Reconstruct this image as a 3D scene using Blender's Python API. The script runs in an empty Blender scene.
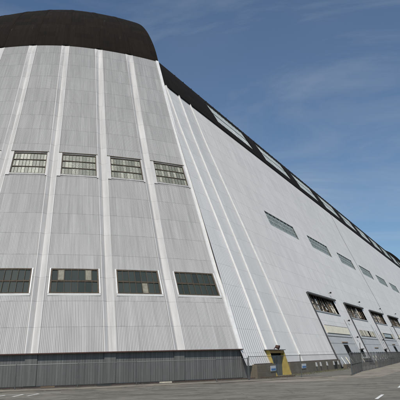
import bpy, bmesh, math, random
from mathutils import Vector, Matrix
random.seed(7)
sc = bpy.context.scene
COL = sc.collection
R = math.radians

# ------------------------------------------------------------------ frames
AZ = R(28.941)                                   # direction of the hangar's long axis
AX = Vector((math.sin(AZ), math.cos(AZ), 0)); NX = Vector((math.cos(AZ), -math.sin(AZ), 0))
DC = Vector((-26.60, 103.675, 0))                # pivot of the near doors
def W(al, n, h): return AX*al + NX*n + Vector((0, 0, h))

def hermite(nodes, sub=6):
    """smooth (x,h) polyline through the nodes"""
    P = [Vector(p) for p in nodes]; out = []
    for i in range(len(P)-1):
        p0 = P[max(i-1, 0)]; p1 = P[i]; p2 = P[i+1]; p3 = P[min(i+2, len(P)-1)]
        L = (p2-p1).length
        m1 = (p2-p0)/max((p2-p0).length, 1e-6)*L; m2 = (p3-p1)/max((p3-p1).length, 1e-6)*L
        for k in range(sub):
            t = k/sub
            out.append(p1*(2*t**3-3*t*t+1)+m1*(t**3-2*t*t+t)+p2*(-2*t**3+3*t*t)+m2*(t**3-t*t))
    out.append(P[-1]); return out
def interp(tab, h):
    if h <= tab[0][1]: return tab[0][0]
    for a, b in zip(tab[:-1], tab[1:]):
        if h <= b[1]:
            t = (h-a[1])/max(b[1]-a[1], 1e-9); return a[0]+(b[0]-a[0])*t
    return tab[-1][0]
SHELL = hermite([(-20.75, 0), (-21.7, 2.0), (-24.0, 8.15), (-26.85, 15.5), (-33.5, 32.2), (-36.2, 39.5), (-38.5, 44.0),
                 (-41, 47.75), (-45, 51.8), (-52, 57), (-62, 61), (-73.4, 62.4)])
DOOR = hermite([(60.07, 2.74), (57.6, 7.94), (56.2, 10.53), (51.23, 21.67), (49.79, 24.71), (46.3, 32.65), (41.6, 44.24),
                (40.5, 46.85), (39.1, 49.4), (37.2, 52.2), (34.6, 55.0), (30.6, 57.9), (22, 61.2), (12, 63), (0.01, 63.6)])
def nS(h): return interp(SHELL, h)
def rD(h): return interp(DOOR, h)
dd = -DC.normalized(); rr = Vector((-dd.y, dd.x, 0))
def DR(deg, rad, h):
    # the leaf hangs a little lower towards its middle seam, high up only
    k = min(1, max(0, (h-25)/19)); q = max(0, 1-deg)**2; h -= .0036*q/(1+.0012*q)*k*k*(3-2*k)*min(1, rad/24)
    t = R(deg); return DC + (dd*math.cos(t)+rr*math.sin(t))*rad + Vector((0, 0, h))

# ------------------------------------------------------------------ mesh builder
class MB:
    def __init__(s): s.v = []; s.f = []; s.uv = []
    def quad(s, a, b, c, d, uv=None):
        i = len(s.v); s.v += [Vector(a), Vector(b), Vector(c), Vector(d)]; s.f.append((i, i+1, i+2, i+3))
        s.uv += uv or [(0, 0), (1, 0), (1, 1), (0, 1)]
    def tri(s, a, b, c, uv=None):
        i = len(s.v); s.v += [Vector(a), Vector(b), Vector(c)]; s.f.append((i, i+1, i+2)); s.uv += uv or [(0, 0), (1, 0), (0, 1)]
    def hexa(s, p):
        """p: 8 corners, 0-3 one face ring, 4-7 the opposite ring"""
        for q in ((0,1,2,3), (7,6,5,4), (0,4,5,1), (1,5,6,2), (2,6,7,3), (3,7,4,0)):
            P = [Vector(p[i]) for i in q]
            u = (P[1]-P[0]).length; w = (P[3]-P[0]).length
            s.quad(*P, uv=[(0, 0), (u, 0), (u, w), (0, w)])
    def bar(s, a, b, w, t=None, up=Vector((0, 0, 1))):
        a = Vector(a); b = Vector(b); t = t or w; d = (b-a).normalized()
        x = d.cross(up)
        if x.length < 1e-3: x = d.cross(Vector((1, 0, 0)))
        x.normalize(); y = x.cross(d)
        x *= w/2; y *= t/2
        s.hexa([a-x-y, a+x-y, a+x+y, a-x+y, b-x-y, b+x-y, b+x+y, b-x+y])
    def tube(s, a, b, r, n=8, r2=None):
        a = Vector(a); b = Vector(b); r2 = r if r2 is None else r2; d = (b-a).normalized()
        x = d.cross(Vector((0, 0, 1)))
        if x.length < 1e-3: x = Vector((1, 0, 0))
        x.normalize(); y = x.cross(d)
        ra = [a+(x*math.cos(2*math.pi*k/n)+y*math.sin(2*math.pi*k/n))*r for k in range(n)]
        rb = [b+(x*math.cos(2*math.pi*k/n)+y*math.sin(2*math.pi*k/n))*r2 for k in range(n)]
        for k in range(n):
            j = (k+1) % n; s.quad(ra[k], ra[j], rb[j], rb[k])
            s.tri(ra[j], ra[k], a); s.tri(rb[k], rb[j], b)
    def grid(s, fn, us, vs, holes=(), uvfn=None):
        idx = {}
        for i in range(len(us)-1):
            for j in range(len(vs)-1):
                cu = (us[i]+us[i+1])/2; cv = (vs[j]+vs[j+1])/2
                if any(a < cu < b and c < cv < d for a, b, c, d in holes): continue
                cs = [(us[i], vs[j]), (us[i+1], vs[j]), (us[i+1], vs[j+1]), (us[i], vs[j+1])]
                s.quad(*[fn(*c) for c in cs], uv=[(uvfn or (lambda a, b: (a, b)))(*c) for c in cs])
    def build(s, name, mat, parent=None, smooth=False, merge=False):
        me = bpy.data.meshes.new(name); me.from_pydata([tuple(v) for v in s.v], [], s.f)
        ul = me.uv_layers.new(name='UVMap')
        for l, uv in zip(ul.data, s.uv): l.uv = uv
        if merge or smooth:
            bm = bmesh.new(); bm.from_mesh(me); bmesh.ops.remove_doubles(bm, verts=bm.verts, dist=1e-4); bm.to_mesh(me); bm.free()
        if smooth:
            for p in me.polygons: p.use_smooth = True
        me.materials.append(mat); me.update()
        o = bpy.data.objects.new(name, me); COL.objects.link(o)
        if parent is not None:
            o.parent = parent
        return o
def tag(o, label=None, cat=None, group=None, kind=None):
    if label: o['label'] = label
    if cat: o['category'] = cat
    if group: o['group'] = group
    if kind: o['kind'] = kind
    return o
def thing(name, label, cat, group=None):
    o = bpy.data.objects.new(name, None); o.empty_display_size = .3; COL.objects.link(o)
    return tag(o, label, cat, group)
def cuts(a, b, step, extra=()):
    n = max(1, int(math.ceil((b-a)/step))); s = [a+(b-a)*k/n for k in range(n+1)]
    s += [e for e in extra if a < e < b]; s = sorted(s); o = [s[0]]
    for x in s[1:]:
        if x-o[-1] > 1e-4: o.append(x)
    return o

# ------------------------------------------------------------------ materials
def nm(name):
    m = bpy.data.materials.new(name); m.use_nodes = True; nt = m.node_tree
    b = nt.nodes['Principled BSDF']
    return m, nt, b
class N:
    """small node graph helper"""
    def __init__(s, nt): s.nt = nt
    def n(s, t, **k):
        x = s.nt.nodes.new(t)
        for a, b in k.items(): setattr(x, a, b)
        return x
    def l(s, a, b): s.nt.links.new(a, b)
    def uv(s): return s.n('ShaderNodeUVMap', uv_map='UVMap').outputs[0]
    def obj(s): return s.n('ShaderNodeTexCoord').outputs['Object']
    def mapping(s, src, scale):
        m = s.n('ShaderNodeMapping'); m.inputs['Scale'].default_value = scale; s.l(src, m.inputs[0]); return m.outputs[0]
    def noise(s, src, scale=1, detail=4, rough=.55, dist=0):
        m = s.n('ShaderNodeTexNoise'); m.inputs['Scale'].default_value = scale; m.inputs['Detail'].default_value = detail
        m.inputs['Roughness'].default_value = rough; m.inputs['Distortion'].default_value = dist; s.l(src, m.inputs['Vector']); return m.outputs[0]
    def math(s, op, a, b=None, c=None, clamp=False):
        m = s.n('ShaderNodeMath', operation=op); m.use_clamp = clamp
        for i, v in enumerate((a, b, c)):
            if v is None: continue
            if isinstance(v, (int, float)): m.inputs[i].default_value = v
            else: s.l(v, m.inputs[i])
        return m.outputs[0]
    def ramp(s, src, pts, interp='LINEAR'):
        r = s.n('ShaderNodeValToRGB'); e = r.color_ramp; e.interpolation = interp
        while len(e.elements) > 1: e.elements.remove(e.elements[-1])
        e.elements[0].position = pts[0][0]; e.elements[0].color = (*pts[0][1], 1)
        for p, c in pts[1:]:
            x = e.elements.new(p); x.color = (*c, 1)
        s.l(src, r.inputs[0]); return r.outputs[0]
    def mix(s, f, a, b, mode='MIX'):
        m = s.n('ShaderNodeMix', data_type='RGBA', blend_type=mode)
        for i, v in ((0, f), (6, a), (7, b)):
            if isinstance(v, (int, float)): m.inputs[i].default_value = v
            elif isinstance(v, tuple): m.inputs[i].default_value = (*v, 1)
            else: s.l(v, m.inputs[i])
        return m.outputs[2]
    def sep(s, v):
        m = s.n('ShaderNodeSeparateXYZ'); s.l(v, m.inputs[0]); return m.outputs
    def comb(s, x, y, z=0.0):
        m = s.n('ShaderNodeCombineXYZ')
        for i, v in enumerate((x, y, z)):
            if isinstance(v, (int, float)): m.inputs[i].default_value = v
            else: s.l(v, m.inputs[i])
        return m.outputs[0]
    def bump(s, h, strength, dist, nrm=None):
        m = s.n('ShaderNodeBump'); m.inputs['Strength'].default_value = strength; m.inputs['Distance'].default_value = dist
        s.l(h, m.inputs['Height'])
        if nrm is not None: s.l(nrm, m.inputs['Normal'])
        return m.outputs[0]
    def white(s, v):
        m = s.n('ShaderNodeTexWhiteNoise', noise_dimensions='3D'); s.l(v, m.inputs[0]); return m.outputs[0]

def simple(name, col, rough=.6, metal=0, var=.25, scale=3.0, spec=.5, bump=.0):
    m, nt, b = nm(name); g = N(nt)
    n1 = g.noise(g.obj(), scale, 5, .6)
    c = g.ramp(n1, [(.25, tuple(x*(1-var) for x in col)), (.75, tuple(min(1, x*(1+var)) for x in col))])
    g.l(c, b.inputs['Base Color']); b.inputs['Roughness'].default_value = rough; b.inputs['Metallic'].default_value = metal
    b.inputs['Specular IOR Level'].default_value = spec
    if bump: g.l(g.bump(n1, bump, .02), b.inputs['Normal'])
    return m

def sheet(name, col, pitch, corr=.6, course=2.3, depth=.03, cell=.9, rough=.5, cellvar=.10, seam=.55, streak=.12, spec=.4, ripple=.0, vs=0.0):
    """profiled metal sheets: UV in metres (u along, v up)"""
    m, nt, b = nm(name); g = N(nt)
    uv = g.uv(); x, y, _ = g.sep(uv)
    # sheets of one course, each a slightly different tone
    row = g.math('FLOOR', g.math('DIVIDE', g.math('ADD', y, vs), course))
    cellv = g.math('FLOOR', g.math('DIVIDE', g.math('ADD', x, g.math('MULTIPLY', row, .37)), cell))
    wn = g.white(g.comb(cellv, row, 3.0)); wn2 = g.white(g.comb(row, 7.0, 1.0))
    tone = g.math('ADD', 1-cellvar/2-.02, g.math('ADD', g.math('MULTIPLY', wn, cellvar), g.math('MULTIPLY', wn2, .04)))
    tone = g.math('SUBTRACT', tone, g.math('MULTIPLY', g.math('GREATER_THAN', wn, .93), cellvar*.9))
    # vertical weather streaks and broad stains
    st = g.noise(g.mapping(uv, (4.0, .16, 1)), 1.0, 6, .65)
    big = g.noise(g.mapping(uv, (.10, .07, 1)), 1.0, 4, .6)
    tone = g.math('MULTIPLY', tone, g.math('ADD', 1-streak/2, g.math('MULTIPLY', g.math('SUBTRACT', st, .45), streak*1.6)))
    tone = g.math('MULTIPLY', tone, g.math('ADD', .93, g.math('MULTIPLY', big, .14)))
    # lap joint of each course: dark line
    fr = g.math('FRACT', g.math('DIVIDE', g.math('ADD', y, vs), course))
    wob = g.noise(g.mapping(uv, (1.3, 0.0, 1)), 1.0, 3, .6)
    sm = g.math('LESS_THAN', fr, g.math('MULTIPLY', g.math('POWER', wob, 2.0), .10/course*1.5))
    st2 = g.noise(g.mapping(uv, (9.0, .10, 1)), 1.0, 4, .6)
    tone = g.math('MULTIPLY', tone, g.math('SUBTRACT', 1.0, g.math('MULTIPLY', g.math('SUBTRACT', st2, .56, clamp=True), streak*3.0)))
    base = g.mix(0.0, col, col)
    c = g.n('ShaderNodeVectorMath', operation='SCALE'); g.l(base, c.inputs[0]); g.l(tone, c.inputs['Scale'])
    colr = g.mix(g.math('MULTIPLY', sm, seam), c.outputs[0], tuple(v*.35 for v in col))
    # sparse rust-brown bleeding below laps
    ru = g.noise(g.mapping(uv, (2.2, .35, 1)), 1.0, 5, .7)
    colr = g.mix(g.math('MULTIPLY', g.math('SUBTRACT', ru, .63, clamp=True), 1.4), colr, (.22, .18, .14))
    # corrugation as relief and as a darker colour in the troughs
    ph = g.math('MULTIPLY', x, 2*math.pi/pitch)
    if ripple:
        rp = g.noise(g.mapping(uv, (.5, .9, 1)), 1.0, 2, .5)
        ph = g.math('ADD', ph, g.math('MULTIPLY', rp, ripple))
    s_ = g.math('SINE', ph)
    if corr:
        colr = g.mix(g.math('MULTIPLY', g.math('ADD', g.math('MULTIPLY', s_, -.5), .5), corr*.6), colr, tuple(v*.42 for v in col))
    g.l(colr, b.inputs['Base Color'])
    dent = g.noise(g.mapping(uv, (.8, .5, 1)), 1.0, 3, .5)
    hh = g.math('ADD', g.math('MULTIPLY', s_, corr), g.math('MULTIPLY', dent, .5))
    g.l(g.bump(hh, 1.0, depth), b.inputs['Normal'])
    b.inputs['Roughness'].default_value = rough; b.inputs['Specular IOR Level'].default_value = spec
    return m

def glassm(name, pane, dark, pale, palefrac, rough=.12, mott=0.0, ns=2.2):
    """old window panes: each pane its own tone (UV: one pane per unit)"""
    m, nt, b = nm(name); g = N(nt)
    uv = g.uv(); fl = g.n('ShaderNodeVectorMath', operation='FLOOR'); g.l(uv, fl.inputs[0])
    w = g.white(fl.outputs[0])
    nx, ny = ns if isinstance(ns, tuple) else (ns, ns*1.3)
    nz = g.noise(g.mapping(uv, (nx, ny, 1)), 1.0, 8, .8)
    t = g.math('ADD', g.math('MULTIPLY', w, 1-mott), g.math('MULTIPLY', nz, mott))
    c = g.ramp(t, [(0.0, dark), (1-palefrac-.04 if palefrac < .9 else .1, pane), (min(.99, 1-palefrac+.02), pale)])
    g.l(c, b.inputs['Base Color']); b.inputs['Roughness'].default_value = rough; b.inputs['IOR'].default_value = 1.5
    g.l(g.bump(nz, .12, .012), b.inputs['Normal'])
    return m

M = {}
M['door'] = sheet('door_cladding', (.68, .665, .645), .135, corr=.9, course=2.35, depth=.032, cellvar=.15, seam=.8, streak=.50, ripple=1.6, vs=-.2)
M['rib'] = sheet('rib_flashing', (.60, .585, .57), 1.0, corr=0, course=2.35, depth=.006, cell=.55, rough=.6, cellvar=.10, streak=.45, seam=.55, spec=.5, vs=-.2)
M['end'] = sheet('end_cladding', (.82, .80, .77), .17, corr=.8, course=2.35, depth=.02, cellvar=.10, seam=.5, streak=.12, ripple=1.8)
M['side'] = sheet('side_cladding', (.84, .81, .77), .24, corr=.36, course=2.35, depth=.011, cell=1.6, cellvar=.08, seam=.6, streak=.40, rough=.55)
M['trim'] = simple('white_trim', (.66, .655, .64), .5, var=.10, scale=2)
M['skirt'] = sheet('skirt_cladding', (.195, .197, .193), .22, corr=.6, course=9, depth=.02, cell=.9, cellvar=.22, seam=0, streak=.8)
M['skirt2'] = sheet('skirt_pilaster', (.20, .20, .195), .5, corr=0, course=9, depth=.004, cell=.5, cellvar=.12, seam=0, streak=.9)
M['roof'] = sheet('roof_tar', (.015, .0105, .007), .9, corr=.25, course=1.15, depth=.012, cell=2.6, cellvar=.55, seam=.5, streak=.75, rough=.9, spec=.15)
M['roofdark'] = simple('roof_edge', (.010, .008, .006), .9, var=.3, spec=.15)
M['rust'] = simple('rusty_flashing', (.060, .028, .021), .8, var=.4, scale=4)
M['frame_rust'] = simple('old_window_frame', (.085, .065, .045), .8, var=.4, scale=5)
M['dark'] = simple('dark_interior', (.012, .012, .011), .9, var=.3, spec=.1)
M['glass_low'] = glassm('dark_glass', (.058, .068, .058), (.020, .026, .022), (.12, .125, .10), .02, .10, mott=.55, ns=(7.0, .5))
M['glass_up'] = glassm('mottled_glass', (.19, .20, .165), (.03, .035, .03), (.46, .46, .39), .45, .35, mott=.86, ns=5.5)
M['glass_side'] = glassm('grey_green_glass', (.33, .37, .345), (.27, .30, .28), (.38, .41, .39), .3, .4, mott=.35)
M['glass_roof'] = glassm('milky_rooflight', (.62, .64, .61), (.48, .51, .49), (.80, .80, .76), .4, .3, mott=.6)
M['sidebar'] = simple('grey_green_bar', (.22, .25, .235), .6, var=.1)
M['paneboard'] = simple('pane_board', (.20, .19, .15), .8, var=.35)
M['cream'] = simple('cream_board', (.66, .62, .50), .7, var=.12, scale=1.2)
M['band'] = simple('grey_bay_panel', (.40, .405, .40), .6, var=.12, scale=.8)
M['pilaster'] = simple('pale_pilaster', (.70, .71, .73), .6, var=.10, scale=.7)
M['pipe'] = simple('dark_drainpipe', (.035, .035, .036), .6, var=.3)
M['beam'] = simple('weathered_hood', (.075, .075, .07), .8, var=.35, scale=3)
M['ragged'] = simple('torn_board', (.68, .62, .50), .85, var=.35, scale=2)
M['ragged2'] = simple('dim_lining', (.10, .09, .075), .9, var=.7, scale=.6)
M['brown'] = simple('stained_board', (.20, .13, .075), .85, var=.35, scale=2)
M['yellow'] = simple('yellow_paint', (.40, .30, .075), .6, var=.22, scale=3)
M['orange'] = simple('orange_lintel', (.36, .20, .05), .6, var=.2, scale=3)
M['door_blue'] = simple('blue_grey_door', (.075, .105, .125), .5, var=.2, scale=2)
M['steel'] = simple('galvanised_steel', (.13, .135, .13), .5, .5, var=.2, scale=6)
M['wire'] = simple('chain_wire', (.17, .175, .175), .5, .5, var=.2, scale=6)
M['slat'] = simple('fence_slat', (.10, .105, .10), .7, var=.35, scale=1.2)
M['sign_w'] = simple('white_sign', (.62, .66, .70), .5, var=.06)
M['sign_b'] = simple('blue_sign', (.05, .20, .46), .5, var=.08)
M['black'] = simple('black_paint', (.02, .02, .02), .6, var=.2)
M['line'] = simple('worn_road_paint', (.62, .62, .58), .8, var=.25, scale=9)

def brickm():
    m, nt, b = nm('stained_plinth'); g = N(nt); uv = g.uv()
    br = g.n('ShaderNodeTexBrick'); br.inputs['Scale'].default_value = 1.0; br.inputs['Brick Width'].default_value = .4
    br.inputs['Row Height'].default_value = .2; br.inputs['Mortar Size'].default_value = .012
    br.inputs['Color1'].default_value = (.15, .12, .08, 1); br.inputs['Color2'].default_value = (.20, .165, .11, 1); br.inputs['Mortar'].default_value = (.07, .065, .055, 1)
    g.l(uv, br.inputs['Vector'])
    n1 = g.noise(g.mapping(uv, (.5, .8, 1)), 1.2, 6, .7)
    c = g.mix(g.math('MULTIPLY', n1, .9), br.outputs[0], (.13, .105, .07)); c = g.mix(g.ramp(n1, [(.5, (0, 0, 0)), (.75, (.8, .8, .8))]), c, (.26, .24, .20))
    g.l(c, b.inputs['Base Color']); b.inputs['Roughness'].default_value = .9
    return m
M['brick'] = brickm()

def groundm(name, col, patch=.35, scale=1.0, cracks=True):
    m, nt, b = nm(name); g = N(nt); o = g.obj()
    n1 = g.noise(g.mapping(o, (.05*scale, .16*scale, 1)), 1.0, 6, .62, .4)       # broad stains drawn out along the apron
    n2 = g.noise(o, 1.1, 8, .7)
    n3 = g.noise(o, 38, 3, .6)
    n4 = g.noise(g.mapping(o, (.22, .55, 1)), 1.0, 5, .6, .8)
    c = g.ramp(n1, [(.30, tuple(v*(1-patch) for v in col)), (.5, col), (.72, tuple(v*(1+patch*.8) for v in col))])
    c = g.mix(.5, c, g.ramp(n2, [(.3, tuple(v*.72 for v in col)), (.7, tuple(v*1.25 for v in col))]))
    c = g.mix(.30, c, g.ramp(n3, [(.3, tuple(v*.45 for v in col)), (.7, tuple(v*1.7 for v in col))]))
    # dark tar patches
    c = g.mix(g.ramp(n4, [(.50, (0, 0, 0)), (.58, (.7, .7, .7))]), c, tuple(v*.55 for v in col))
    n5 = g.noise(g.mapping(o, (.8, 1.3, 1)), 1.0, 7, .7, .3)
    c = g.mix(g.ramp(n5, [(.53, (0, 0, 0)), (.64, (.7, .7, .7))]), c, tuple(v*.42 for v in col))
    c = g.mix(g.ramp(n5, [(.34, (.6, .6, .6)), (.43, (0, 0, 0))]), c, tuple(v*1.7 for v in col))
    if cracks:
        vo = g.n('ShaderNodeTexVoronoi', feature='DISTANCE_TO_EDGE'); vo.inputs['Scale'].default_value = .28
        wv = g.n('ShaderNodeVectorMath', operation='ADD'); g.l(o, wv.inputs[0])
        ns = g.n('ShaderNodeTexNoise'); ns.inputs['Scale'].default_value = 1.3; ns.inputs['Detail'].default_value = 5; g.l(o, ns.inputs['Vector'])
        g.l(ns.outputs[1], wv.inputs[1]); g.l(wv.outputs[0], vo.inputs['Vector'])
        cr = g.math('MULTIPLY', g.math('LESS_THAN', vo.outputs['Distance'], .006), g.ramp(g.noise(o, .09, 3, .6), [(.45, (0, 0, 0)), (.60, (1, 1, 1))]))
        c = g.mix(g.math('MULTIPLY', cr, .8), c, tuple(v*.25 for v in col))
    g.l(c, b.inputs['Base Color']); b.inputs['Roughness'].default_value = .95; b.inputs['Specular IOR Level'].default_value = .25
    g.l(g.bump(g.math('ADD', n3, g.math('MULTIPLY', n2, 2.0)), .6, .02), b.inputs['Normal'])
    return m
M['asphalt'] = groundm('old_asphalt', (.178, .165, .138), .40)
M['apron'] = groundm('pale_apron', (.25, .225, .185), .32, 1.6)
M['gutter'] = groundm('dirt_strip', (.13, .118, .10), .5, 3, False)

# ------------------------------------------------------------------ near hangar door
RIBS = [15.85, 9.60, 3.60, -2.62, -8.62, -14.55, -20.5, -26.4, -32.3, -38.2, -43.3]     # right edge first
H0, HT = 2.74, 44.2
RW = 1.06
def hw(h): return math.degrees(RW/2/rD(h))
LOWW = (7.98, 10.50); UPW = (21.75, 24.70)
def gore_fn(k):
    t1, t0 = RIBS[k], RIBS[k+1]                   # right, left
    def f(u, h, off=0.0):
        w = hw(h); a = t0+w; b = t1-(w if k > 0 else math.degrees(.42/rD(h)))
        return DR(a+(b-a)*u, rD(h)+off, h)
    return f
HL = [p[1] for p in DOOR]
def levels(a, b, extra=()):
    return cuts(a, b, 1.3, list(extra)+[h for h in HL if a < h < b])

def window(parent, fn, u0, u1, h0, h1, cols, rows, glass, fw, name='window', mul=.33, depth=.14, seed=0, trim='trim', bars='frame_rust', sill=True, fr=.10):
    """fn(u,h,off): a framed multi-pane window set into an opening"""
    w = MB()                                      # frame: mullions, transoms and outer bars as the window part itself
    L = (fn(u1, h0)-fn(u0, h0)).length; du = (u1-u0)
    def B(ua, ha, ub, hb, wd, o=-.05): w.bar(fn(ua, ha, o), fn(ub, hb, o), wd, .07, up=(fn(ua, ha, 1)-fn(ua, ha, 0)))
    eu = fw/2/L*du
    for u in (u0+eu, u1-eu): B(u, h0, u, h1, fw)
    for h in (h0+fw/2, h1-fw/2): B(u0, h, u1, h, fw)
    for r in range(1, rows): B(u0, h0+(h1-h0)*r/rows, u1, h0+(h1-h0)*r/rows, fw*1.0)
    for c in range(1, cols):
        B(u0+du*c/cols, h0, u0+du*c/cols, h1, fw*mul, -.055)
    fo = w.build(name, M[bars], parent)
    g = MB()
    g.grid(lambda u, v: fn(u0+du*u/cols, h0+(h1-h0)*v/rows, -depth), list(range(cols+1)), list(range(rows+1)), uvfn=lambda u, v: (u+seed*31+.001, v+seed*17+.001) )
    # pane UVs: each quad runs inside its own unit square
    g.build('pane', glass, fo)
    # reveal
    rv = MB()
    for (a, b, c, d) in ((u0, h0, u1, h0), (u1, h0, u1, h1), (u1, h1, u0, h1), (u0, h1, u0, h0)):
        rv.quad(fn(a, b, 0), fn(c, d, 0), fn(c, d, -depth-.02), fn(a, b, -depth-.02))
    rv.build('reveal', M['beam'], fo)
    t = MB(); e = fr/2/L*du
    def T(ua, ha, ub, hb, wd): t.bar(fn(ua, ha, .05), fn(ub, hb, .05), wd, .12, up=(fn(ua, ha, 1)-fn(ua, ha, 0)))
    if sill:
        T(u0-2*e, h0-.09, u1+2*e, h0-.09, .20)
        for u in (u0-e, u1+e): T(u, h0+.012, u, h1, fr)
        t.build('sill', M[trim], fo)
    return fo

def hangar_door(label):
    root = thing('hangar_door', label, 'hangar door')
    holes = [(.075, .945, *LOWW), (.09, .955, *UPW)]
    for k in range(len(RIBS)-1):
        f = gore_fn(k); m = MB()
        Lk = R(RIBS[k]-RIBS[k+1])*57
        m.grid(f, cuts(0, 1, .125, (.075, .945, .09, .955)), levels(H0, HT, LOWW+UPW), holes, uvfn=lambda u, h: (u*(Lk-RW)+k*13.7, h))
        m.build('gore_panel', M['door'], root, smooth=True)
        lw = window(root, f, .075, .945, *LOWW, 7, 2, M['glass_low'], .13, mul=.25, seed=k*3+1, fr=.11)
        for cc, rw in {2: ((1, 1), (5, 1)), 1: ((4, 0),), 5: ((2, 1),)}.get(k, ()):      # panes boarded from inside
            du = .87/7; hh = (LOWW[1]-LOWW[0])/2; m = MB(); u_ = .075+du*cc+.01; z_ = LOWW[0]+hh*rw+.1
            m.hexa([f(u, z, o) for o in (-.13, -.10) for u, z in ((u_, z_), (u_+du-.02, z_), (u_+du-.02, z_+hh-.22), (u_, z_+hh-.22))]); m.build('pane_board', M['paneboard'], lw)
        uw = window(root, f, .09, .955, *UPW, 10, 3, M['glass_up'], .075, mul=.16, seed=k*3+40, fr=.05, sill=False)
        t = MB()                                  # broad pale jamb plates beside the upper window, thin sill under it
        for a, b in ((.0, .086), (.959, 1.0)):
            p = [f(a, UPW[0]-.25, .0), f(b, UPW[0]-.25, .0), f(b, UPW[1]+.12, .0), f(a, UPW[1]+.12, .0)]
            q = [f(a, UPW[0]-.25, .09), f(b, UPW[0]-.25, .09), f(b, UPW[1]+.12, .09), f(a, UPW[1]+.12, .09)]
            t.hexa(p+q)
        t.bar(f(.09, UPW[0]-.10, .05), f(.955, UPW[0]-.10, .05), .16, .14, up=f(.5, 22, 1)-f(.5, 22, 0))
        t.build('jamb_plate', M['rib'], uw)
        t = MB(); t.bar(f(.0, UPW[1]+.16, .05), f(1.0, UPW[1]+.16, .05), .07, .16, up=f(.5, 22, 1)-f(.5, 22, 0)); t.build('head_flashing', M['frame_rust'], uw)
    # troughed seam strips between the gores
    for k in range(1, len(RIBS)):
        m = MB(); th = RIBS[k]
        def f(u, h, th=th):
            w = hw(h); off = {0: .05, 1: .05, 2: -.36, 3: -.36, 4: .05, 5: .05}[u]; off = off*min(1, max(0, (HT-h)/9))**.7 if off < 0 else off; fr = {0: -1.0, 1: -.86, 2: -.16, 3: .0, 4: .86, 5: 1.0}[u]
            return DR(th+w*fr*1.02, rD(h)+(min(off, .02) if h > HT-.05 else off), h)
        m.grid(f, [0, 1, 2, 3, 4, 5], levels(H0, HT)+[HT+.7], uvfn=lambda u, h: (u*.21+k*7, h))
        m.quad(DR(th-hw(H0), rD(H0)-.4, H0), DR(th-hw(H0), rD(H0)+.05, H0), DR(th+hw(H0), rD(H0)+.05, H0), DR(th+hw(H0), rD(H0)-.3, H0))
        m.build('rib', M['rib'], root)
    # free edge: raised white strip and the return into the leaf's thickness
    def f(u, h):
        fr, off = [(-.42, 0.0), (-.42, .10), (0.0, .10), (0.0, -1.6)][u]
        return DR(15.85+math.degrees(fr/rD(h)), rD(h)+off, h)
    m = MB(); m.grid(f, [0, 1, 2, 3], levels(H0, HT), uvfn=lambda u, h: (u*.2, h)); m.build('edge_strip', M['trim'], root)
    # dark domed cap
    m = MB(); hs = [h for h in HL if h > HT]; hs = [HT]+hs
    def capf(t, h): return DR(t, rD(h)+.06, h-(.10 if h <= HT+.01 else 0))
    m.grid(capf, cuts(-43.3, 15.86, 2.0, RIBS), hs, uvfn=lambda t, h: (R(t)*40, interp([(0, 44), (3, 46.8), (6, 49.5), (9, 52), (12.5, 55), (17, 57.9), (26, 61), (37, 63), (49, 63.6)], h)))
    m.build('dome_cap', M['roof'], root, smooth=True)
    m = MB()                                      # lip of the cap and its return edge
    m.grid(lambda t, i: DR(t, rD(HT)+(.06 if i else -.3), HT+(-.10 if i else .72)), cuts(-43.3, 15.86, 2.0), [0, 1])
    m.grid(lambda i, h: DR(15.86, max(0, rD(h)+(.06 if i else -1.6)), h), [0, 1], hs[:-1])
    m.build('cap_edge', M['roofdark'], root)
    for k in range(1, len(RIBS)-1):               # faint standing seams carried over the cap
        m = MB(); th = RIBS[k]
        m.grid(lambda t, h: DR(th+t*math.degrees(.35/max(rD(h), 3)), rD(h)+.09+.05*(1-abs(t)), h), [-1, 0, 1], hs[:-2]); m.build('cap_seam', M['roof'], root, smooth=False)
    # skirt round the bogies
    rs = 59.80
    m = MB(); m.grid(lambda t, h: DR(t, rs, h), cuts(-43.3, 15.95, .75), [.16, 2.70], uvfn=lambda t, h: (R(t)*60, h))
    m.grid(lambda i, h: DR(15.95, rs-1.8*i, h), [0, 1], [.16, 2.70])
    m.grid(lambda t, i: DR(t, rs-.3+.3*i, 2.70), cuts(-43.3, 15.95, 2), [0, 1])
    sk = m.build('skirt', M['skirt'], root)
    for k in range(1, len(RIBS)-1):
        m = MB(); th = RIBS[k]; w = .47
        p = [DR(th-w, rs-.05, .17), DR(th+w, rs-.05, .17), DR(th+w, rs-.05, 2.66), DR(th-w, rs-.05, 2.66)]
        q = [DR(th-w, rs+.10, .17), DR(th+w, rs+.10, .17), DR(th+w, rs+.10, 2.66), DR(th-w, rs+.10, 2.66)]
        m.hexa(p+q); m.build('pilaster', M['skirt2'], sk)
    m = MB()
    for k, (a, b) in enumerate(zip(cuts(-43.3, 15.9, 1.4)[:-1], cuts(-43.3, 15.9, 1.4)[1:])):
        m.bar(DR(a, rD(H0)+.06, H0-.03), DR(b, rD(H0)+.06, H0-.03), .10, .09)
    m.build('drip_flashing', M['rust'], root)
    m = MB()
    for a, b in zip(cuts(-43.3, 15.9, 1.4)[:-1], cuts(-43.3, 15.9, 1.4)[1:]):
        m.bar(DR(a, rs-.1, .08), DR(b, rs-.1, .08), .3, .17)
    m.build('base_channel', M['black'], sk)
    # sloping bogie housing past the free edge
    m = MB()
    a0 = DR(16.0, rs-.02, 0); d = (DR(17, rs, 0)-DR(16, rs, 0)).normalized(); inn = (DC-a0).normalized()
    def pr(x, z, y): return a0+d*x+inn*y+Vector((0, 0, z))
    prof = [(0, .05), (1.15, .05), (1.15, 1.45), (0, 2.05)]
    m.hexa([pr(x, z, 0.0) for x, z in prof]+[pr(x, z, 2.0) for x, z in prof]); m.build('bogie_housing', M['skirt2'], root)
    return root
hangar_door('huge curved grey clamshell door leaf with a dark dome cap and dark skirt, facing the camera')

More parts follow.
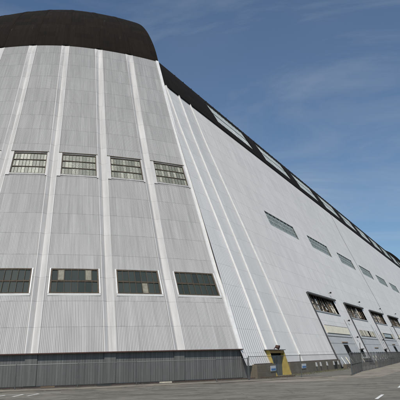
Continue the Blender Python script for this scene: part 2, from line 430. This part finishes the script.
# ------------------------------------------------------------------ hangar hall
hall = thing('hangar_building', 'vast sloping white hangar hall with dark roof, running away behind the curved door', 'hangar')
END = 315.0
def edge_al(h):
    P = DR(15.85, rD(max(h, H0)) if h < 60 else 20, 0); return P.dot(AX)
def SW(al, h, off=0.0):
    dh = .4; n = nS(h); n2 = nS(h+dh); n1 = nS(max(0, h-dh)); sl = Vector((dh+min(h, dh), -(n2-n1)))   # outward normal in (n,h)
    sl.normalize(); return W(al, n+off*sl.x, h+off*sl.y)
def al_rib(k, h): return [53.1+.077*h, 56.7+.075*h, 63.0][k]
ST = 1.2                                          # bottom of the sheeting
HD = 39.5                                         # where the dark roofing begins
PORCH = (52.95, 57.0, 2.55)
def hl(a, b, extra=()): return cuts(a, b, 1.3, list(extra)+[p[1] for p in SHELL if a < p[1] < b])
# end strips (profiled sheet), between the door edge and the third rib
def strip(f0, f1, mat, u0, holes=(), nu=3, extra=(), ue=()):
    m = MB(); m.grid(lambda u, h: SW(f0(h)+(f1(h)-f0(h))*u, h), cuts(0, 1, 1/nu, ue), hl(ST, HD, extra), holes, uvfn=lambda u, h: (u0+u*(f1(30)-f0(30)), h))
    return m.build('end_panel', mat, hall, smooth=True)
strip(lambda h: min(edge_al(h)-.25, al_rib(0, h)-.4), lambda h: al_rib(0, h), M['end'], 0)
def fr_(al, k, h): return (al-al_rib(k, h))/(al_rib(k+1, h)-al_rib(k, h))
# strip A-B is opened for the doorway
m = MB(); al0, al1, hp = PORCH
uvf = lambda a, h: (a, h)
m.grid(lambda u, h: SW(al_rib(0, h)+(al_rib(1, h)-al_rib(0, h))*u, h), cuts(0, 1, .34), hl(hp+.02, HD), uvfn=lambda u, h: (u*3.6, h))
m.build('end_panel', M['end'], hall, smooth=True)
m = MB(); m.grid(lambda u, h: SW(al_rib(1, h)+(al_rib(2, h)-al_rib(1, h))*u, h), cuts(0, 1, .25), hl(hp+.02, HD), uvfn=lambda u, h: (u*6+20, h))
m.build('end_panel', M['end'], hall, smooth=True)
m = MB(); m.grid(lambda a, h: SW(a, h), [al1+.02, 60.6, al_rib(2, 2)], hl(ST, hp+.02), uvfn=lambda a, h: (a-57+20, h)); m.build('end_panel', M['end'], hall, smooth=True)
for k in range(3):
    m = MB(); w = .12 if k < 2 else .07
    m.grid(lambda u, h: SW(al_rib(k, h)+[-w, -w, w, w][u], h, [0, .16, .16, 0][u]), [0, 1, 2, 3], hl(ST if k == 2 else hp+.03, HD), uvfn=lambda u, h: (u*.2, h))
    m.build('rib', M['trim'], hall)
# smooth side wall with openings
UP0, UPD = 76.8, 21.85
LW0 = 78.55
NB = 9
upw = [(UP0+UPD*k, UP0+UPD*k+13.9) for k in range(NB)]
bays = [LW0+UPD*k for k in range(NB)]
UH = (22.25, 24.85); LH = (8.55, 11.05)
holes = [(a, b, *UH) for a, b in upw]+[(a, a+14.6, *LH) for a in bays]
ex = sorted({x for h in holes for x in h[:2]}); exh = sorted({x for h in holes for x in h[2:]})
m = MB(); m.grid(lambda a, h: SW(a, h), cuts(63.0, END, 9.0, ex), hl(ST, HD, exh), holes, uvfn=lambda a, h: (a, h))
m.build('side_wall', M['side'], hall, smooth=True)
m = MB(); m.bar(SW(140.2, ST, .03), SW(140.2, ST+.1, .03), .16, .05)
jt = MB(); hs = hl(11.2, HD)
for a, b in zip(hs[:-1], hs[1:]): jt.bar(SW(139.9, a, .02), SW(139.9, b, .02), .10, .05, up=NX)
jt.build('expansion_joint', M['beam'], hall)
# upper windows
for k, (a, b) in enumerate(upw):
    f = lambda u, h, off=0.0: SW(u, h, off)
    window(hall, f, a, b, *UH, 8, 3, M['glass_side'], .045, mul=.4, seed=90+k, depth=.18, sill=False, bars='sidebar')
# roof
HS_ = 62.4
hr = [p[1] for p in SHELL if p[1] > HD]; hr = [HD]+hr
SKY0, SKYD, SKW = 74.2, 21.85, 15.4
SK = (41.3, 45.9)
nsky = 10
sky_holes = [(SKY0+SKYD*k, SKY0+SKYD*k+SKW, *SK) for k in range(nsky)]
exs = [x for h in sky_holes for x in h[:2]]
m = MB()
start = lambda h: min(edge_al(min(h, 58))-.2, 60) if h < 58 else 60
hrr = sorted(set([round(x, 4) for x in hr]+list(SK)))
m.grid(lambda a, h: SW(a, h, .05) if a > 64.9 else SW(start(h)+(65-start(h))*(a-50)/15.0, h, .05), [50, 55, 60]+cuts(65, END, 9.0, exs), hrr, sky_holes, uvfn=lambda a, h: (a, interp([(0, HD), (5, 44), (10, 47.75), (15.5, 51.8), (24, 57), (35, 61), (46, 62.4)], h)))
m.build('roof', M['roof'], hall, smooth=True)
# far slope, so that the hall is a closed body from other sides too
m = MB(); m.grid(lambda a, h: W(a, -146.8-nS(h), h), cuts(60, END, 30), hl(0, 62.4), uvfn=lambda a, h: (a, h)); m.build('far_slope', M['roof'], hall, smooth=True)
m = MB()
for a, b in zip(hl(0, 62.4)[:-1], hl(0, 62.4)[1:]): m.quad(W(END, nS(a), a), W(END, -146.8-nS(a), a), W(END, -146.8-nS(b), b), W(END, nS(b), b))
m.build('end_wall', M['roof'], hall)
for k in range(nsky):
    a = SKY0+SKYD*k; f = lambda u, h, off=0.0: SW(u, h, off)
    window(hall, f, a, a+SKW, *SK, 10, 2, M['glass_roof'], .05, mul=.7, name='rooflight', seed=130+k, depth=.10, sill=False, bars='sidebar')
for a in [66+2.74*i for i in range(80)]:          # studs seen against the sky
    m = MB(); m.bar(SW(a, 47.4, .0), SW(a, 47.45, .16), .10); m.build('roof_stud', M['roofdark'], hall)
# flashing line at the foot of the roof
m = MB(); a_ = cuts(57, END, 9)
for a, b in zip(a_[:-1], a_[1:]): m.bar(SW(a, HD+.02, .10), SW(b, HD+.02, .10), .14, .12, up=NX)
m.build('eaves_strip', M['roofdark'], hall)
def one(p, name, mat='trim', parent=None):
    m = MB(); m.hexa(p); return m.build(name, M[mat], parent or hall)
# masonry base under the sheets
def plinth(a0, a1, n=-20.86, h=1.26):
    m = MB(); b = -22.3
    m.quad(W(a0, n, 0), W(a1, n, 0), W(a1, n, h), W(a0, n, h), uv=[(a0, 0), (a1, 0), (a1, h), (a0, h)])
    m.quad(W(a0, n, h), W(a1, n, h), W(a1, b, h), W(a0, b, h), uv=[(a0, 0), (a1, 0), (a1, 1), (a0, 1)])
    m.quad(W(a0, n, 0), W(a0, n, h), W(a0, b, h), W(a0, b, 0)); m.quad(W(a1, n, 0), W(a1, b, 0), W(a1, b, h), W(a1, n, h))
    m.build('plinth', M['brick'], hall)
plinth(48.1, al0-.1); plinth(al1+.25, 78.0)
m = MB()
for a, b in ((48.2, al0-.15), (al1+.3, 77.9)):
    m.bar(W(a, -21.18, 1.30), W(b, -21.18, 1.30), .10, .07)
m.build('drip_flashing', M['rust'], hall)
for a in (66.4, 68.2, 71.0, 74.3, 76.5): one([W(a, -20.86, .62), W(a+.34, -20.86, .62), W(a+.20, -20.86, 1.12), W(a-.14, -20.86, 1.12), W(a, -20.70, .62), W(a+.34, -20.70, .62), W(a+.20, -20.78, 1.12), W(a-.14, -20.78, 1.12)], 'scupper')
m = MB(); m.hexa([W(74.9, -20.95, .1), W(76.2, -20.95, .1), W(76.2, -20.95, 1.0), W(74.9, -20.95, 1.0), W(74.9, -20.83, .1), W(76.2, -20.83, .1), W(76.2, -20.83, 1.0), W(74.9, -20.83, 1.0)]); m.build('hatch', M['dark'], hall)

# yellow doorway recessed in the slope
pb = bpy.data.objects.new('doorway', None); COL.objects.link(pb); pb.parent = hall
pb['label'] = 'yellow painted doorway with a blue grey door set back in it'
nb = -21.78; nt_ = -21.48
def cheek(a, w, mat, name):
    m = MB(); pts = [(-20.72, 0), (nb-.2, 0), (nb-.2, hp+.05), (nt_, hp+.05)]
    m.hexa([W(a, n, h) for n, h in pts]+[W(a+w, n, h) for n, h in pts]); return m.build(name, M[mat], pb)
cheek(al1-.02, .22, 'yellow', 'jamb'); cheek(al0-.06, .10, 'yellow', 'jamb')
for k in range(3):                                # black hazard stripes on the near jamb face
    m = MB()
    h = .35+.75*k; e = nS(h)
    m.bar(W(al0-.01, -20.71-.286*h+.012, h), W(al0-.01, -20.71-.286*(h+.25)+.012, h+.25), .12, .03, up=NX)
    m.build('hazard_stripe', M['black'], pb)
def boxW(a0, a1, n0, n1, h0, h1): return [W(a0, n0, h0), W(a1, n0, h0), W(a1, n0, h1), W(a0, n0, h1), W(a0, n1, h0), W(a1, n1, h0), W(a1, n1, h1), W(a0, n1, h1)]
one(boxW(al0+.02, al1-.02, nb+.02, nt_+.03, hp-.24, hp+.045), 'lintel', 'orange', pb)
one(boxW(al0-.4, al1+.25, nS(hp)-.3, nt_+.2, hp+.06, hp+.13), 'canopy', 'beam', pb)
m = MB(); m.hexa([W(al0, nb-.1, 0), W(al1, nb-.1, 0), W(al1, nb-.1, hp), W(al0, nb-.1, hp), W(al0, nb-.02, 0), W(al1, nb-.02, 0), W(al1, nb-.02, hp), W(al0, nb-.02, hp)]); m.build('back_wall', M['dark'], pb)
m = MB(); m.quad(W(al0, nb, hp-.01), W(al1, nb, hp-.01), W(al1, nt_-.02, hp-.01), W(al0, nt_-.02, hp-.01)); m.build('soffit', M['dark'], pb)
m = MB(); m.hexa([W(al0+1.3, nb, .02), W(al0+4.0, nb, .02), W(al0+4.0, nb, 2.05), W(al0+1.3, nb, 2.05), W(al0+1.3, nb+.07, .02), W(al0+4.0, nb+.07, .02), W(al0+4.0, nb+.07, 2.05), W(al0+1.3, nb+.07, 2.05)])
dl = m.build('door', M['door_blue'], pb)
m = MB(); m.hexa([W(al0+1.8, nb+.07, 1.25), W(al0+2.5, nb+.07, 1.25), W(al0+2.5, nb+.07, 1.8), W(al0+1.8, nb+.07, 1.8), W(al0+1.8, nb+.09, 1.25), W(al0+2.5, nb+.09, 1.25), W(al0+2.5, nb+.09, 1.8), W(al0+1.8, nb+.09, 1.8)]); m.build('pane', M['glass_low'], dl)
m = MB(); m.bar(W(al0+2.62, nb+.10, .0), W(al0+2.62, nb+.10, 2.06), .05); m.build('handle', M['steel'], dl)
m = MB(); q = SW(55.6, hp+.35, .30); m.tube(SW(55.6, hp+.2, .0), q, .04); m.tube(q, q+NX*.38+Vector((0, 0, -.12)), .17, 10, .24); m.build('lamp', M['rust'], pb)

# bays of the side wall: hooded broken window band, boards, grey panels, dark openings, pipe
boards = ['cream', 'striped', 'dark', 'cream', 'dark', 'striped', 'dark', 'cream', 'dark']
rnd = random.Random(11)
def plate(m, a, b, h0, h1, o0, o1, sl=0.0):
    """plate lying on the slope between offsets o0 and o1; sl slants its sides"""
    m.hexa([SW(a, h0, o0), SW(b, h0, o0), SW(b+sl, h1, o0), SW(a+sl, h1, o0), SW(a, h0, o1), SW(b, h0, o1), SW(b+sl, h1, o1), SW(a+sl, h1, o1)])
for k, a in enumerate(bays):
    bay = bpy.data.objects.new('wall_bay', None); COL.objects.link(bay); bay.parent = hall
    bay['label'] = 'bay of the side wall with hooded broken windows, %s board and grey panels' % boards[k]
    m = MB(); plate(m, a-.15, a+15.6, 11.02, 11.28, .0, .30); m.build('hood', M['beam'], bay)
    m = MB(); plate(m, a-.1, a+14.8, LH[0]-.4, LH[1]+.3, -1.3, -1.2); m.build('window_backing', M['ragged2'], bay)
    m = MB()                                      # bent glazing bars
    for i in range(10):
        x = a+.7+i*1.45; m.bar(SW(x+rnd.uniform(-.15, .15), LH[0], -.2), SW(x+rnd.uniform(-.3, .3), LH[1], -.2), .10, up=NX)
    m.bar(SW(a, 9.75, -.2), SW(a+14.6, 9.75, -.2), .09, up=NX)
    m.bar(SW(a, LH[0]+.06, -.12), SW(a+14.6, LH[0]+.06, -.12), .14, .3, up=NX); m.build('glazing_bar', M['frame_rust'], bay)
    for nmn, mt, cnt in (('torn_board', 'ragged', 11 if k % 2 == 0 else 7), ('stained_board', 'brown', 4), ('white_board', 'trim', 5 if k != 1 else 2)):
        for i in range(cnt):
            m = MB()
            x = a+.4+rnd.uniform(0, 13.2); w_ = rnd.uniform(.4, 1.25); hh = rnd.uniform(8.7, 9.2); ht = hh+rnd.uniform(.8, 2.1); s_ = rnd.uniform(-.8, .8); o = -rnd.uniform(.15, .55)
            plate(m, x, x+w_, hh, min(ht, 10.9), o-.04, o, s_)
            m.build(nmn, M[mt], bay)
    if k == 1:                                    # mostly boarded over in pale grey
        m = MB(); plate(m, a+1.0, a+10.5, 8.65, 9.95, -.5, -.42); m.build('grey_board', M['band'], bay)
    # ledge under the band
    m = MB(); plate(m, a, a+14.6, LH[0]-.16, LH[0]-.02, -.05, .12); m.build('sill', M['band'], bay)
    # panels below: base layer of grey sheets from the ground to the band
    m = MB(); plate(m, a+.35, a+15.2, .25, 5.02, .02, .09); m.build('bay_panel', M['band'], bay)
    for h in (4.62, 3.55, 2.5):
        m = MB(); m.bar(SW(a+.35, h, .12), SW(a+15.2, h, .12), .07, up=NX); m.build('cross_rail', M['beam'], bay)
    if boards[k] == 'cream':
        m = MB(); plate(m, a+1.3, a+15.0, 5.10, 6.25, .03, .13); m.build('cream_board', M['cream'], bay)
        m = MB(); m.bar(SW(a+1.3, 5.08, .12), SW(a+15.0, 5.08, .12), .07, up=NX); m.bar(SW(a+1.3, 6.29, .12), SW(a+15.0, 6.29, .12), .05, up=NX); m.build('board_edge', M['beam'], bay)
    else:
        m = MB(); plate(m, a+1.9, a+15.0, 5.10, 6.25, .02, .06); m.build('band_backing', M['dark'], bay)
        n_ = 11
        for i in range(n_):
            if boards[k] == 'dark' and not (i > 8 or i == 0): continue
            if i == 6: continue
            m = MB(); plate(m, a+2.0+i*1.2, a+2.0+i*1.2+rnd.uniform(.45, .8), 5.15, 6.2, .07, .12, -.25); m.build('white_board', M['cream'], bay)
        if boards[k] == 'dark':
            m = MB(); plate(m, a+3.3, a+11.5, 5.35, 6.05, .07, .10); m.build('band_glass', M['glass_side'], bay)
    # dark doorway and small openings with hoods
    m = MB(); hd = (3.7, 1.1) if k in (0, 3, 5) else (3.9, 1.4)
    xs = a+6.9 if k != 1 else a+7.6
    if k != 1:
        plate(m, xs, xs+2.8, .35, 3.65, .10, .14)
    else: plate(m, xs, xs+3.0, 1.5, 2.85, .10, .14)
    m.build('opening', M['dark'], bay)
    m = MB(); top = 3.65 if k != 1 else 2.85
    plate(m, xs-.2, xs+3.1, top, top+.12, .1, .3); m.build('opening_hood', M['brown'], bay)
    m = MB(); plate(m, a+17.1, a+18.9, 1.5, 2.6, .02, .10); m.build('side_opening', M['dark'], bay)
    m = MB(); plate(m, a+16.9, a+19.1, 2.6, 2.72, .02, .4); m.build('opening_hood', M['beam'], bay)
    # leaning struts at the foot
    for i in range(6):
        x = a+1.2+i*2.5; m = MB(); m.bar(W(x, -20.2, .02), SW(x+.9, 1.5, .16), .16, .10, up=NX); m.build('foot_strut', M['ragged'] if (k+i) % 3 else M['trim'], bay)
    m = MB(); m.bar(W(a+.3, -20.45, .3), W(a+15.5, -20.45, .3), .5, .6); m.build('foot_wall', M['brick'], bay)
    # brackets and floodlights on the pale strip between bays
    spots = ((17.0+rnd.random()*2, 7.6+rnd.random()), (18.2+rnd.random()*1.6, 4.4+rnd.random()), (14.2, 12.4))[k % 2:]
    for x, h in [(a+p, q) for p, q in spots]:
        m = MB(); c = SW(x, h, .0); e = SW(x, h, .45); m.tube(c, e, .04, 6); m.tube(e, e+Vector((0, 0, -.12))-AX*.30, .07, 8, .17); m.build('floodlight', M['black'], bay)
    m = MB()                                      # drain pipe
    hs = hl(.3, 11.2)
    for p, q in zip(hs[:-1], hs[1:]): m.tube(SW(a-.15, p, .14), SW(a-.15, q, .14), .085, 6)
    m.build('drain_pipe', M['pipe'], bay)
    for i in range(3 if k % 2 else 1):
        m = MB(); m.bar(SW(a+15.9+i*2.05, .5, .03), SW(a+15.9+i*2.05, 7.8-i, .03), .05, .04, up=NX); m.build('conduit', M['beam'], bay)

# ------------------------------------------------------------------ far door leaf, standing proud of the roof at the far end
FY = 290.0; FS = 1.0
def FR(t, h): 
    r = rD(h)*FS; return W(FY+r*math.sin(t), -73.4+r*math.cos(t), h-1.0)
far = thing('hangar_door', 'dark domed top of the distant door showing above the far end of the roofline', 'hangar door')
FT0 = R(35)
m = MB(); m.grid(FR, [FT0+(R(90)-FT0)*i/24 for i in range(25)], [h for h in [HT]+HL if h >= HT], uvfn=lambda t, h: (t*40, h)); m.build('dome_cap', M['roof'], far, smooth=True)
m = MB(); m.grid(FR, [FT0+(R(90)-FT0)*i/24 for i in range(25)], levels(1.3, HT), uvfn=lambda t, h: (t*50, h)); m.build('cladding', M['door'], far, smooth=True)
m = MB(); m.grid(lambda i, h: FR(FT0, h)-(FR(FT0, h)-W(FY, -73.4, h-1.0)).normalized()*(1.5*i if rD(h) > 3 else 0), [0, 1], levels(1.3, 62)); m.build('edge_strip', M['roofdark'], far)

# ------------------------------------------------------------------ ground
def sheetg(name, pts, z, mat, kind='structure'):
    me = bpy.data.meshes.new(name); me.from_pydata([(x, y, z) for x, y in pts], [], [tuple(range(len(pts)))]); me.materials.append(mat)
    o = bpy.data.objects.new(name, me); COL.objects.link(o); o['kind'] = kind; return o
sheetg('ground', [(-3000, -3000), (3000, -3000), (3000, 3000), (-3000, 3000)], 0.0, M['asphalt'])
def band(name, ra, rb, ta, tb, z, mat):
    m = MB(); m.grid(lambda t, r: DR(t, r, z), cuts(ta, tb, 1.0), [ra, rb]); o = m.build(name, mat); o['kind'] = 'structure'; return o
band('pavement', 60.6, 64.6, -60, 13, .004, M['apron'])
# widened pale apron under the fences at the right of the door
sheetg('path', [(DR(13, 64.6, 0).x, DR(13, 64.6, 0).y), (7, 43.5), (15.5, 48.5), (23, 64), (45, 112), (60, 145), (54, 145), (40.6, 116), (20, 67), (14, 54.5), (9, 54), (DR(13, 60.6, 0).x, DR(13, 60.6, 0).y)], .004, M['apron'])
band('dirt_strip', 59.3, 60.6, -60, 17.5, .008, M['gutter'])
# steel rail the door runs on, with kerb edge
m = MB()
tt = cuts(-60, 22, 1.0)
for a, b in zip(tt[:-1], tt[1:]): m.bar(DR(a, 60.15, .05), DR(b, 60.15, .05), .09, .10)
o = m.build('rail_track', M['rust']); o['kind'] = 'structure'
m = MB()
for a, b in zip(tt[:-1], tt[1:]): m.bar(DR(a, 64.75, .02), DR(b, 64.75, .02), .22, .05)
o = m.build('kerb', M['gutter']); o['kind'] = 'structure'
# painted marks
def stripe(x0, y0, x1, y1, w, nm_='road_marking'):
    d = Vector((x1-x0, y1-y0, 0)).normalized(); s = Vector((-d.y, d.x, 0))*w/2
    return [Vector((x0, y0, .012))-s, Vector((x1, y1, .012))-s, Vector((x1, y1, .012))+s, Vector((x0, y0, .012))+s]
m = MB()
m.quad(*stripe(-14.0, 36.4, -9.9, 37.9, .22))
for x0, y0, x1, y1 in ((-12.15, 37.1, -12.05, 34.6), (-11.2, 37.45, -11.25, 34.9), (-13.2, 36.7, -13.3, 34.2)): m.quad(*stripe(x0, y0, x1, y1, .17))
o = m.build('road_marking', M['line']); o['kind'] = 'structure'
m = MB()
for x0, y0, x1, y1 in ((7.85, 25.6, 9.0, 28.2), (11.6, 33.2, 12.9, 36.2), (15.3, 41.2, 16.5, 44), (4.1, 17.6, 5.2, 20.1)): m.quad(*stripe(x0, y0, x1, y1, .15))
o = m.build('lane_marking', M['line']); o['kind'] = 'structure'

# ------------------------------------------------------------------ fences
def dirn(a, b): return (b-a).normalized()
def fence(label, path, height, spacing, pitch, slats=None, extra_posts=(), rail2=False, group='chain link fences along the hangar'):
    root = thing('chain_link_fence', label, 'fence', group)
    segs = [(Vector((*a, 0)), Vector((*b, 0))) for a, b in zip(path[:-1], path[1:])]
    wm = MB(); rl = MB()
    done = []
    for a, b in segs:
        L = (b-a).length; d = (b-a)/L; n_ = max(1, round(L/spacing))
        for i in range(n_+1):
            p = a+d*L*i/n_
            if any((p-q).length < .3 for q in done): continue
            done.append(p)
        nn = d.cross(Vector((0, 0, 1)))
        rl.tube(a+Vector((0, 0, height)), b+Vector((0, 0, height)), .028, 6)
        if rail2: rl.tube(a+Vector((0, 0, height*.5)), b+Vector((0, 0, height*.5)), .022, 6)
        rl.tube(a+Vector((0, 0, .06)), b+Vector((0, 0, .06)), .012, 4)
        # woven wire: two families of crossing diagonals
        hh = height-.03; k = -hh
        while k < L:
            for sgn in (0, 1):
                x0, z0, x1, z1 = k, .04, k+hh-.04, hh
                if x0 < 0: z0 += -x0; x0 = 0
                if x1 > L: z1 -= (x1-L); x1 = L
                if x1-x0 > .03:
                    if sgn: z0, z1 = hh+.04-z0, hh+.04-z1
                    p = a+d*x0+Vector((0, 0, z0)); q = a+d*x1+Vector((0, 0, z1)); w_ = .0035
                    t_ = (q-p).normalized().cross(nn).normalized()*w_
                    o_ = nn*(w_ if sgn else -w_)
                    wm.quad(p-t_+o_, q-t_+o_, q+t_+o_, p+t_+o_)
                    wm.quad(p+o_*2-t_*.2, q+o_*2-t_*.2, q+t_*.2-o_*0, p+t_*.2-o_*0)
            k += pitch
    for p in done+[Vector((*e, 0)) for e in extra_posts]:
        m = MB(); r = .038; m.tube(p, p+Vector((0, 0, height+.06)), r, 8); m.tube(p+Vector((0, 0, height+.06)), p+Vector((0, 0, height+.10)), r*1.2, 8, .01)
        m.build('post', M['steel'], root)
    rl.build('rail', M['steel'], root)
    wm.build('wire_mesh', M['wire'], root)
    if slats:
        m = MB(); r_ = random.Random(5)
        for (a, b), (s0, s1, dens) in zip(segs, slats):
            L = (b-a).length; d = (b-a)/L; nn = d.cross(Vector((0, 0, 1))); x = s0*L
            while x < s1*L:
                if r_.random() < dens:
                    t = r_.uniform(.72, .98)*height; z0 = r_.uniform(.06, .2); p = a+d*x
                    m.hexa([p+Vector((0, 0, z0)), p+d*.09+Vector((0, 0, z0)), p+d*.09+Vector((0, 0, t)), p+Vector((0, 0, t)),
                            p+nn*.012+Vector((0, 0, z0)), p+nn*.012+d*.09+Vector((0, 0, z0)), p+nn*.012+d*.09+Vector((0, 0, t)), p+nn*.012+Vector((0, 0, t))])
                x += .14
        m.build('slat', M['slat'], root)
    return root
def P2(v): return (v.x, v.y)
fa = [P2(DR(t, 61.35, 0)) for t in (-44, -39.5, -35, -30.5, -26, -21.5, -17, -12.5, -8, -3.5, 1.0, 5.5)]
fence('long chain link fence standing close in front of the dark door skirt', fa+[(1.0, 47.4), (3.9, 49.3)], 1.86, 5.1, .10)
fence('chain link fence in front of the yellow doorway and stained plinth', [(4.0, 49.45), (9.2, 52.3), (14.3, 53.4)], 2.02, 5.3, .10)
fence('slatted chain link fence running back beside the hangar bays, its posts close together', [(14.35, 53.5), (19.0, 66.0), (24.6, 77.5), (40.6, 113.6), (60, 157)], 2.12, 2.6, .12,
      slats=[(.25, 1, .04), (0, 1, .12), (0, 1, .10), (0, 1, .10)], rail2=True)

# ------------------------------------------------------------------ loose things
def sign(label, a, w, h, hb):
    root = thing('wall_sign', label, 'sign')
    m = MB(); m.hexa([W(a, -20.84, hb), W(a+w, -20.84, hb), W(a+w, -20.84, hb+h), W(a, -20.84, hb+h), W(a, -20.80, hb), W(a+w, -20.80, hb), W(a+w, -20.80, hb+h), W(a, -20.80, hb+h)]); m.build('board', M['sign_w'], root)
    m = MB(); m.hexa([W(a+.06, -20.798, hb+.06), W(a+w-.06, -20.798, hb+.06), W(a+w-.06, -20.798, hb+h*.5), W(a+.06, -20.798, hb+h*.5), W(a+.06, -20.79, hb+.06), W(a+w-.06, -20.79, hb+.06), W(a+w-.06, -20.79, hb+h*.5), W(a+.06, -20.79, hb+h*.5)]); m.build('blue_band', M['sign_b'], root)
sign('white sign with bright blue lower half on the plinth left of the yellow doorway', 51.4, 1.35, .52, .55)
sign('small white and blue sign on the plinth right of the yellow doorway', 61.0, 1.5, .50, .55)
pole = thing('steel_pole', 'thin steel pole rising above the slatted fence beside the hangar bays', 'pole')
m = MB(); m.tube((20.6, 71.5, 0), (20.6, 71.5, 3.4), .05, 8); m.build('shaft', M['steel'], pole)
m = MB(); m.tube((20.6, 71.5, 0), (20.6, 71.5, .08), .16, 10); m.build('base_plate', M['steel'], pole)
# wooden sleepers and rubble lying at the foot of the skirt
rb = random.Random(3)
for i, (t, rad, lab) in enumerate(((-1.2, 60.75, 'short yellow brown timber block lying at the foot of the skirt, leftmost'), (3.0, 60.9, 'dark timber lying by the skirt below a pale pilaster'), (8.0, 60.95, 'grey weathered timber lying along the skirt near a fence post'))):
    p = DR(t, rad, .09); d = (DR(t+1, rad, 0)-DR(t, rad, 0)).normalized(); m = MB()
    m.bar(p-d*.55, p+d*.55, .16, .14); o = m.build('timber', M[('brown', 'black', 'ragged')[i]]); tag(o, lab, 'timber')
# dry weeds and litter along the wall foot
m = MB()
for i in range(2600):
    if i % 3 == 0: p = DR(rb.uniform(-30, 16), 60.45+abs(rb.gauss(0, .22)), 0)
    else:
        a = rb.uniform(47, 77); p = W(a, -20.6+abs(rb.gauss(0, .9)), 0)
    hgt = rb.uniform(.03, .16); w_ = rb.uniform(.01, .03); an = rb.uniform(0, 6.28); d = Vector((math.cos(an), math.sin(an), 0))
    m.tri(p-d*w_, p+d*w_, p+Vector((rb.uniform(-.08, .08), rb.uniform(-.08, .08), hgt)))
M['weed'] = simple('dry_weeds', (.12, .115, .05), .9, var=.4, scale=2)
o = m.build('weeds', M['weed']); o['kind'] = 'stuff'

# ------------------------------------------------------------------ camera
cam = bpy.data.cameras.new('camera'); co = bpy.data.objects.new('camera', cam); COL.objects.link(co); sc.camera = co
cam.sensor_fit = 'HORIZONTAL'; cam.sensor_width = 36; cam.lens = 36*520/400; cam.clip_start = .1; cam.clip_end = 9000
pit, rol = R(16.869), R(1.5745)
fw = Vector((0, math.cos(pit), math.sin(pit))); up = Vector((0, -math.sin(pit), math.cos(pit))); rt = Vector((1, 0, 0))
xr = rt*math.cos(rol)-up*math.sin(rol); yu = up*math.cos(rol)+rt*math.sin(rol)
mt = Matrix((xr, yu, -fw)).transposed().to_4x4(); mt.translation = Vector((0, 0, 2.04)); co.matrix_world = mt

# ------------------------------------------------------------------ light
SUN_AZ, SUN_EL = 187.0, 52.0                     # clockwise from +Y
w = bpy.data.worlds.new('World'); sc.world = w; w.use_nodes = True; nt = w.node_tree; g = N(nt)
bg = nt.nodes['Background']
sky = nt.nodes.new('ShaderNodeTexSky'); sky.sky_type = 'NISHITA'; sky.sun_disc = False
sky.sun_elevation = R(SUN_EL); sky.sun_rotation = R(SUN_AZ); sky.altitude = 0; sky.air_density = 1.0; sky.dust_density = .8; sky.ozone_density = 3.0
tc = nt.nodes.new('ShaderNodeTexCoord'); v = tc.outputs['Generated']
x, y, z = g.sep(v)
zz = g.math('ADD', g.math('MAXIMUM', z, 0.0), .12)
pl = g.comb(g.math('DIVIDE', x, zz), g.math('DIVIDE', y, zz), 0.0)
rot = g.n('ShaderNodeMapping'); rot.inputs['Rotation'].default_value = (0, 0, R(38)); rot.inputs['Scale'].default_value = (.75, 1.3, 1); rot.inputs['Location'].default_value = (3.3, 1.7, 0); g.l(pl, rot.inputs[0])
c1 = g.noise(rot.outputs[0], 1.1, 9, .62, 1.1)
c2 = g.noise(pl, .55, 4, .5, .3)
cl = g.math('MULTIPLY', g.ramp(c1, [(.42, (0, 0, 0)), (.80, (1, 1, 1))]), g.ramp(c2, [(.30, (.15, .15, .15)), (.7, (1, 1, 1))]))
skyc = g.mix(1.0, sky.outputs[0], (.80, .91, .94), 'MULTIPLY')
colr = g.mix(g.math('MULTIPLY', g.math('ADD', g.math('MULTIPLY', cl, .85), g.math('MULTIPLY', g.ramp(c2, [(.40, (0, 0, 0)), (.72, (1, 1, 1))]), .16)), .72), skyc, (5.2, 5.6, 6.0))
g.l(colr, bg.inputs[0]); bg.inputs[1].default_value = .105
sd = bpy.data.lights.new('sun', 'SUN'); sd.energy = 3.6; sd.angle = R(.55); sd.color = (1, .945, .865)
so = bpy.data.objects.new('sun', sd); COL.objects.link(so)
sdir = Vector((math.sin(R(SUN_AZ))*math.cos(R(SUN_EL)), math.cos(R(SUN_AZ))*math.cos(R(SUN_EL)), math.sin(R(SUN_EL))))
so.rotation_euler = (-sdir).to_track_quat('-Z', 'Y').to_euler()
vs_ = sc.view_settings; vs_.view_transform = 'Standard'; vs_.look = 'None'; vs_.exposure = 0; vs_.gamma = 1; vs_.use_curve_mapping = False
sc.render.engine = 'CYCLES'
